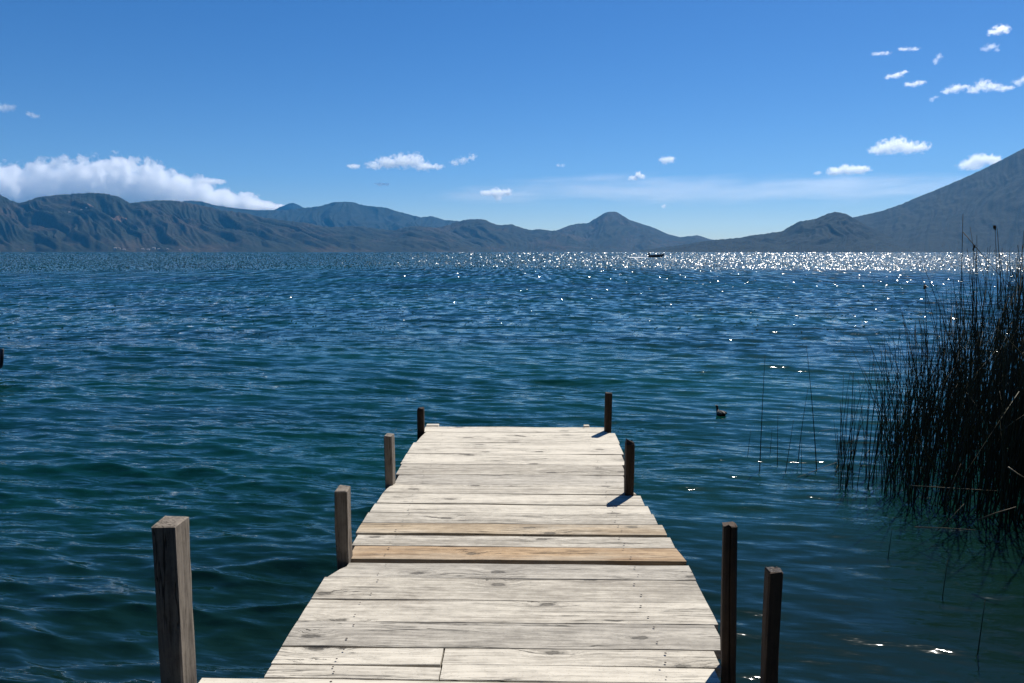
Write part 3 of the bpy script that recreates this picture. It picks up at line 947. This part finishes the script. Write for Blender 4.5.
post(160.3, 183.5, 689, h_at(526, 689), 0.105, M_POST, 'thick grey post with sunlit side, nearest on the left')
post(336.2, 348.2, 563.5, h_at(491, 563.5), 0.095, M_POST, 'grey post beside the tan plank')
post(384.8, 393.0, 486, h_at(436.5, 486), 0.085, M_POST, 'grey post third from the shore on the left')
post(417.0, 424.0, 432.5, h_at(409, 432.5), 0.08, M_POSTDARK, 'short dark post at the left far corner', worn=0.5)
post(605.0, 611.7, 432.0, h_at(393.5, 432.0), 0.055, M_POSTDARK, 'tall thin dark post at the right far corner')
post(625.0, 634.2, 495.5, h_at(442, 495.5), 0.06, M_POSTDARK, 'dark post with a worn rounded top on the right edge', worn=1.0)
post(723.0, 737.0, 668, h_at(526, 668), 0.045, M_POSTDARK, 'dark split post, nearest against the right edge', groove=True, lean=(-0.032, 0))
post(763.5, 778.6, 692, h_at(572, 692), 0.05, M_POSTDARK, 'low dark outer post with a wet shining top', wet=True)

# ------------------------------------------------------------------ reeds
def mat_reed(name, a, b):
    N = NT(name)
    tc = N.n('ShaderNodeTexCoord').outputs['Object']
    oi = N.n('ShaderNodeObjectInfo').outputs['Random']
    f = N.noise(N.mapping(tc, scale=(3, 3, 0.9)), 2.0, 4, 0.6)
    f = N.math('ADD', f, N.math('MULTIPLY', N.math('SUBTRACT', oi, 0.5), 0.5))
    N.bsdf(N.mix(N.ramp(f, 0.3, 0.7), a, b), 0.6, 0.22)
    return N.m
M_REED = mat_reed('reed_green', (0.012, 0.014, 0.007), (0.042, 0.043, 0.019))
M_DRY = mat_reed('reed_straw', (0.06, 0.050, 0.030), (0.15, 0.125, 0.08))
M_SEED = mat_plain('reed_seed', (0.060, 0.038, 0.018), 0.9, 0.1)

def stem_path(h, lean, curve, kink=None, n=7):
    pts, rad = [], []
    r0 = 0.0042 + 0.0012 * min(h, 2.5)
    for i in range(n + 1):
        t = i / n
        z = -0.35 + (h + 0.35) * t
        bx = lean[0] * t + curve[0] * t * t
        by = lean[1] * t + curve[1] * t * t
        pts.append(Vector((bx, by, z)))
        rad.append(r0 * (1 - 0.72 * t))
    if kink:
        kt, kd = kink
        i0 = int(kt * n)
        base = pts[i0]
        L = (h + 0.35) * (1 - i0 / n)
        for i in range(i0 + 1, n + 1):
            s = (i - i0) / (n - i0)
            pts[i] = base + Vector(kd) * (L * s)
    return pts, rad

REEDG = 'reed stems of the dense bed at the right'
BEDLABEL = 'slender dark reed stem standing among many in the dense bed at right'
def reed(px, py, h, lean=(0, 0), curve=(0, 0), kink=None, label=BEDLABEL, group=REEDG, mat=None, seed=False, pos=None):
    p = pos if pos is not None else on_plane(px, py, 0.0)
    pts, rad = stem_path(h, lean, curve, kink)
    if group is None: rad = [v * 1.12 for v in rad]
    V, F = tube_data(pts, rad, 5)
    o = mesh_obj('reed_stem', V, F, mat or M_REED, None, True)
    o.location = (p.x, p.y, 0)
    tag(o, label, 'reed', group)
    if seed:
        tip = pts[-1]
        bm = bmesh.new()
        for k in range(9):
            r = bmesh.ops.create_icosphere(bm, subdivisions=1, radius=1.0)
            c = tip + Vector((random.uniform(-.009, .009), random.uniform(-.009, .009), random.uniform(-.035, .01)))
            for v in r['verts']:
                v.co = c + Vector((v.co.x * .005, v.co.y * .005, v.co.z * .014))
        so = bm_obj('seed_head', bm, M_SEED, o)
    return o

def hpx(py_base, py_top, px=528):
    """stem height in metres from its base row to its top row"""
    p = on_plane(px, py_base, 0.0)
    return at_dist(px, py_top, math.hypot(p.x, p.y)).z

# isolated stems in open water left of the bed: (base x, base y, top x, top y, label)
iso = [
    (760, 470, 763, 355, 'leftmost reed stem alone in open water, tall and straight'),
    (779, 464, 777, 414, 'short faint reed stem right of the leftmost tall one'),
    (782, 470, 794, 420, 'leaning short reed stem in open water'),
    (797, 461, 802, 387, 'medium reed stem leaning right in open water'),
    (804, 470, 800, 440, 'stubby reed beside the medium leaning stem'),
    (820, 470, 812.5, 346, 'tall reed stem leaning left, between open water and small clump'),
    (747, 455, 747.5, 430, 'faintest short reed tip far left of the rest'),
    (770, 452, 771, 428, 'tiny reed tip behind the leftmost tall stem'),
]
for bx, by, tx, ty, lab in iso:
    p = on_plane(bx, by, 0)
    D = math.hypot(p.x, p.y)
    q = at_dist(tx, ty, D)
    reed(bx, by, q.z, (q.x - p.x, q.y - p.y), (random.uniform(-.05, .05), random.uniform(-.05, .05)), None, lab, None)

# small clump at the left of the bed
CLG = 'reed stems of the small clump left of the dense bed'
for k in range(34):
    bx = random.gauss(844, 6) if k < 26 else random.uniform(824, 872)
    by = random.uniform(455, 492)
    hh = hpx(by, random.choice([random.uniform(395, 440), random.uniform(350, 420), random.uniform(385, 445)]))
    kink = None
    if random.random() < 0.25:
        kink = (random.uniform(.5, .8), Vector((random.uniform(-1, 1), random.uniform(-.4, .4), random.uniform(-.9, .6))).normalized())
    reed(bx, by, hh, (random.gauss(0, .06), random.gauss(0, .08)), (random.gauss(0, .08), random.gauss(0, .06)), kink,
         'thin reed stem of the small clump left of the dense bed', CLG)

# the dense bed
def bed_point():
    while True:
        bx = 874 + 330 * random.random() ** 0.70
        front = np.interp(bx, [860, 890, 930, 980, 1030, 1100, 1220], [482, 496, 508, 518, 530, 552, 580])
        p0 = on_plane(bx, front, 0.0)
        d0 = math.hypot(p0.x, p0.y)
        depth = np.interp(bx, [870, 930, 1000, 1100], [1.8, 3.5, 6.0, 8.0])
        D = d0 + depth * random.random() ** 1.2
        p = at_dist(bx, 300, D)
        return bx, Vector((p.x, p.y, 0)), D

def bed_height(bx):
    top = np.interp(bx, [870, 895, 920, 950, 975, 1000, 1024, 1100], [350, 335, 318, 296, 276, 262, 250, 240])
    return top

def bed_stem_params(bx, D):
    top = bed_height(bx) + abs(random.gauss(0, 34)) - (26 if random.random() < 0.10 else 0)
    h = 2.1 + (HORIZON_Y - top) / FPX * D
    h = min(max(h, 0.5), 2.75)
    lean = (random.gauss(0.08, .20), random.gauss(0, .15))
    curve = (random.gauss(0.05, .20), random.gauss(0, .12))
    kink = None
    u = random.random()
    if u < 0.08:
        kink = (random.uniform(.45, .85), Vector((random.uniform(-.8, .8), random.uniform(-.5, .5), random.choice([random.uniform(.3, 1), random.uniform(-1, -.5)]))).normalized())
    return h, lean, curve, kink

cand = [bed_point() for _ in range(1750)]
cand.sort(key=lambda c: c[2] if c[0] < 1040 else 99)
for k, (bx, p, D) in enumerate(cand[:250]):
    h, lean, curve, kink = bed_stem_params(bx, D)
    reed(0, 0, h, lean, curve, kink, pos=p)
V_, F_ = [], []
for bx, p, D in cand[250:]:
    h, lean, curve, kink = bed_stem_params(bx, D)
    pts, rad = stem_path(h, lean, curve, kink, 6)
    v, f = tube_data([q + p for q in pts], rad, 4, False)
    o0 = len(V_)
    V_ += v
    F_ += [tuple(i + o0 for i in ff) for ff in f]
o = mesh_obj('reed_bed', V_, F_, M_REED, None, True)
tag(o, 'dense dark mass of reeds filling the right edge', 'reeds', None, 'stuff')

# tall stems that stand out against the far water and the volcano
special = [
    (958, 500, 963, 214, None, False, 'tallest straight reed crossing the far shore at right'),
    (1010, 470, 995, 226, None, True, 'tall reed with a dark tufted tip before the volcano'),
    (1005, 470, 1024, 231, None, False, 'tall reed leaning right at the picture edge'),
    (935, 470, 925, 285, None, True, 'reed with a brown seed head left of the tallest stem'),
    (970, 480, 974, 246, None, True, 'reed with a small brown tip right of the tallest stem'),
]
for bx, by, tx, ty, kink, seed, lab in special:
    p = on_plane(bx, by, 0)
    q = at_dist(tx, ty, math.hypot(p.x, p.y))
    reed(bx, by, q.z, (q.x - p.x, q.y - p.y), (0, 0), kink, lab, None, None, seed)

def lying_reed(pts, label, mat=M_DRY, r=0.006):
    c = Vector(pts[0])
    V, F = tube_data([Vector(p) - c for p in pts], [r * (1 - .5 * i / (len(pts) - 1)) for i in range(len(pts))], 5)
    o = mesh_obj('broken_reed', V, F, mat, None, True)
    o.location = c
    tag(o, label, 'reed')
def wp(px, py, z, D):
    q = at_dist(px, py, D)
    return q
lying_reed([wp(946, 512, 0, 6.2), wp(947, 497, 0, 6.2), wp(952, 485, 0, 6.2), wp(961, 464, 0, 6.2)], 'pale bent dry reed standing in front of the dark bed')
lying_reed([wp(910, 485.5, 0, 6.5), wp(950, 488, 0, 6.5), wp(1000, 491, 0, 6.5)], 'straight dry reed lying level across the bed, upper one', r=0.004)
lying_reed([wp(915, 527, 0, 5.9), wp(945, 528, 0, 5.8), wp(975, 530, 0, 5.7)], 'short dry reed lying level near the water, lower one', r=0.004)
lying_reed([wp(978, 520, 0, 5.5), wp(996, 513, 0, 5.5), wp(1016, 507, 0, 5.5)], 'dry reed slanting up to the right at the bed front')
lying_reed([wp(938, 530, 0, 5.9), wp(953, 516, 0, 5.9), wp(964, 504, 0, 5.9)], 'thin dark dry reed slanting behind the bent pale one', r=0.004)
lying_reed([wp(1008, 467, 0, 6.3), wp(1018, 474, 0, 6.3), wp(1032, 482, 0, 6.3)], 'dry reed slanting down at the right picture edge')
lying_reed([wp(1000, 432, 0, 6.8), wp(1015, 421, 0, 6.8), wp(1030, 411, 0, 6.8)], 'dry reed slanting up out of the right picture edge', r=0.004)
lying_reed([wp(963, 232, 0, 7.0), wp(985, 258, 0, 7.0), wp(1012, 290, 0, 7.0), wp(1020, 305, 0, 7.0)], 'long reed bent over from the tallest stem tip', M_REED, 0.003)
for bx, by, ty, lab in ((975, 655, 600, 'lone submerged-footed reed standing nearest at lower right'), (886, 556, 528, 'short lone reed in front of the bed left end'),
                        (940, 597, 560, 'lone thin reed in front of the dense bed')):
    p = on_plane(bx, by, 0)
    reed(bx, by, hpx(by, ty), (0.02, 0), (0.01, 0), None, lab, None)

# ------------------------------------------------------------------ boats and the water bird
M_HULL = mat_plain('dark_painted_hull', (0.020, 0.022, 0.028), 0.45, 0.5)
M_TRIM = mat_plain('pale_gunwale', (0.35, 0.36, 0.37), 0.5, 0.4)
M_MOTOR = mat_plain('black_motor', (0.012, 0.012, 0.013), 0.35, 0.5)
M_THWART = mat_plain('boat_bench', (0.10, 0.085, 0.06), 0.7, 0.3)

def hull_mesh(L, B, Hh, sheer, rake=0.6, n=22, wall=0.04, tip=0.012, lift=0.55):
    """open double-skinned hull along +x (bow at +x); returns verts, faces"""
    V, F = [], []
    m = 9
    for skin in (0, 1):
        for i in range(n + 1):
            t = i / n
            bw = B / 2 * (0.80 + 0.20 * math.sin(math.pi * min(t * 1.2, 1) * 0.9)) * (1 - max(0, (t - 0.45) / 0.55) ** 2.2) + tip
            zt = Hh * (0.82 + sheer * t ** 2.6)
            zb = -0.16 + (0.24 + Hh * lift) * max(0, (t - 0.72) / 0.28) ** 2
            x = -L / 2 + L * t
            for k in range(m):
                a = -1 + 2 * k / (m - 1)
                yy = math.copysign(min(1, abs(a) ** 0.75 * 1.02), a) * (bw - skin * wall * min(1, bw / 0.1))
                z = zb + skin * wall + (zt - zb - skin * wall) * abs(a) ** 2.6
                xr = x + (0.10 * L * abs(a) ** 2 * max(0, (t - .8) / .2)) * (0 if skin else 1) * rake
                V.append((xr - skin * 0.02 * (1 if t > .5 else -1), yy, z))
    o1 = (n + 1) * m
    for i in range(n):
        for k in range(m - 1):
            a = i * m + k
            F.append((a, a + 1, a + m + 1, a + m))
            b = a + o1
            F.append((b, b + m, b + m + 1, b + 1))
        for k in (0, m - 1):
            a, b = i * m + k, i * m + k + m
            F.append((a, b, b + o1, a + o1) if k == 0 else (b, a, a + o1, b + o1))
    for i in (0, n):
        for k in range(m - 1):
            a = i * m + k
            F.append((a, a + o1, a + 1 + o1, a + 1) if i == 0 else (a + 1, a + 1 + o1, a + o1, a))
    return V, F

def motor_boat(px, py, length, label):
    p = on_plane(px, py, 0.0)
    root = empty('motor_boat', (p.x, p.y, 0.02), R(4))
    tag(root, label, 'boat')
    V, F = hull_mesh(length, 1.9, 1.15, 0.40)
    mesh_obj('hull', V, F, M_HULL, root, True)
    for xx in (-1.2, 0.2, 1.4):
        bm = bmesh.new()
        box_bm(bm, (xx - .16, -.62, .36), (xx + .16, .62, .41), 0.01)
        bm_obj('bench', bm, M_THWART, root)
    bm = bmesh.new()
    box_bm(bm, (-length / 2 - .42, -.22, .85), (-length / 2 + .30, .22, 1.85), 0.08, 3)
    mo = bm_obj('outboard_motor', bm, M_MOTOR, root)
    bm = bmesh.new()
    box_bm(bm, (-length / 2 - .28, -.06, -.45), (-length / 2 - .12, .06, .62), 0.02)
    bm_obj('motor_leg', bm, M_MOTOR, mo)
    return root
motor_boat(656.5, 257.2, 6.2, 'small dark open motor boat far out near the opposite shore')

def wake(px0, px1, py, label):
    a, b = on_plane(px0, py, 0.0), on_plane(px1, py, 0.0)
    n = 40
    P = np.zeros((n, 5, 3))
    for i in range(n):
        t = i / (n - 1)
        w = 0.15 + 0.55 * (1 - t) * abs(math.sin(i * 1.7)) + 0.2 * random.random()
        for k, q in enumerate((-1, -.5, 0, .5, 1)):
            P[i, k] = (a.x + (b.x - a.x) * t, a.y + (b.y - a.y) * t + q * w, 0.10 + 0.16 * (1 - q * q) * random.uniform(.2, 1) - 0.12 * abs(q))
    o = grid_mesh('boat_wake', P, mat_plain('white_foam', (0.75, 0.77, 0.78), 0.6, 0.3))
    tag(o, label, 'wake', None, 'stuff')
wake(629, 648, 257.6, 'white foam wake trailing behind the far motor boat')

def canoe(px, py, label):
    """bow of a moored dugout reaching into the picture from the left"""
    p = on_plane(px, py, 0.0)
    root = empty('canoe', (p.x - 1.79, p.y + 0.3, 0.0), R(-9))
    tag(root, label, 'boat')
    V, F = hull_mesh(3.7, 0.8, 0.34, 0.66, rake=0.08, wall=0.03, tip=0.045, lift=0.32)
    mesh_obj('hull', V, F, M_HULL, root, True)
    for xx in (-0.9, 0.3):
        bm = bmesh.new()
        box_bm(bm, (xx - .09, -.30, .2), (xx + .09, .30, .23), 0.006)
        bm_obj('bench', bm, M_THWART, root)
canoe(0, 379, 'dark boat bow tip poking in at the left picture edge')

def bird(px, py):
    p = on_plane(px, py, 0.0)
    root = empty('water_bird', (p.x, p.y, 0.0), R(115))
    root.scale = (0.75, 0.75, 0.75)
    tag(root, 'small dark water bird swimming right of the dock end', 'bird')
    M_B = mat_plain('dark_plumage', (0.018, 0.016, 0.014), 0.6, 0.3)
    M_W = mat_plain('pale_flank', (0.12, 0.11, 0.10), 0.7, 0.2)
    M_BILL = mat_plain('bill', (0.20, 0.17, 0.12), 0.5, 0.4)
    # one continuous skinned body: tail, back, breast, neck, head
    me = bpy.data.meshes.new('body')
    pts = [(-.125, 0, .055), (-.085, 0, .040), (-.02, 0, .035), (.05, 0, .040), (.085, 0, .075), (.092, 0, .120), (.100, 0, .150), (.118, 0, .152)]
    rad = [.012, .040, .058, .048, .026, .019, .026, .018]
    me.from_pydata(pts, [(i, i + 1) for i in range(len(pts) - 1)], [])
    o = bpy.data.objects.new('body', me)
    COL.objects.link(o)
    md = o.modifiers.new('skin', 'SKIN')
    for v, r in zip(me.skin_vertices[0].data, rad): v.radius = (r, r)
    me.skin_vertices[0].data[2].use_root = True
    sb = o.modifiers.new('sub', 'SUBSURF'); sb.levels = sb.render_levels = 2
    m2 = bpy.data.meshes.new_from_object(o.evaluated_get(bpy.context.evaluated_depsgraph_get()))
    bpy.data.objects.remove(o)
    m2.materials.clear(); m2.materials.append(M_B)
    for q in m2.polygons: q.use_smooth = True
    b = bpy.data.objects.new('body', m2); COL.objects.link(b); b.parent = root
    V, F = tube_data([Vector((.132, 0, .150)), Vector((.150, 0, .148)), Vector((.166, 0, .144))], [.009, .006, .002], 6)
    mesh_obj('bill', V, F, M_BILL, root, True)
    for s in (-1, 1):
        bm = bmesh.new()
        bmesh.ops.create_icosphere(bm, subdivisions=2, radius=1.0)
        for v in bm.verts: v.co = Vector((-.03 + v.co.x * .075, s * .052 + v.co.y * .014, .052 + v.co.z * .028))
        bm_obj('wing', bm, M_W, root, True)
        bm = bmesh.new()
        bmesh.ops.create_icosphere(bm, subdivisions=1, radius=.004)
        for v in bm.verts: v.co += Vector((.112, s * .021, .158))
        bm_obj('eye', bm, M_MOTOR, root, True)
bird(720.5, 415.5)

# ------------------------------------------------------------------ far houses
M_WALLS = mat_plain('pale_house_wall', (0.40, 0.38, 0.35), 0.8, 0.2)
M_ROOF = mat_plain('tin_roof', (0.30, 0.27, 0.25), 0.5, 0.4)
def house(hill, px, t_want, w, label, group):
    o, xs, t, P = hill
    i = int(np.argmin(abs(xs - px))); j = int(np.argmin(abs(t - t_want)))
    p = Vector(P[i, j])
    root = empty('house', (p.x, p.y, p.z), random.uniform(-.4, .4))
    tag(root, label, 'house', group)
    bm = bmesh.new()
    box_bm(bm, (-w, -w * .6, -6), (w, w * .6, w * .75))
    bm_obj('wall', bm, M_WALLS, root)
    bm = bmesh.new()
    a, b, h0, h1 = w * 1.1, w * .72, w * .76, w * 1.2
    vs = [bm.verts.new(c) for c in ((-a, -b, h0), (a, -b, h0), (a, b, h0), (-a, b, h0), (-a, 0, h1), (a, 0, h1))]
    for f in ((0, 1, 5, 4), (2, 3, 4, 5), (1, 2, 5), (3, 0, 4), (3, 2, 1, 0)): bm.faces.new([vs[k] for k in f])
    bm_obj('roof', bm, M_ROOF, root)
HS, HC = 'tiny pale lakeshore houses under the left mountain wall', 'tiny pale houses at the tan clearing'
for px, t, w in ((112, .05, 11), (116, .06, 9), (121, .05, 10), (140, .05, 10), (146, .05, 12), (151, .07, 12), (156, .05, 10), (165, .05, 8), (178, .05, 8), (20, .05, 9)):
    house(H_A, px, t, w, 'tiny pale house on the lakeshore under the left mountain wall', HS)
for px, t, w in ((80, .74, 9), (86, .72, 9), (94, .70, 8), (68, .66, 9), (104, .72, 8)):
    house(H_A, px, t, w, 'tiny pale house by the tan clearing on the left mountain', HC)
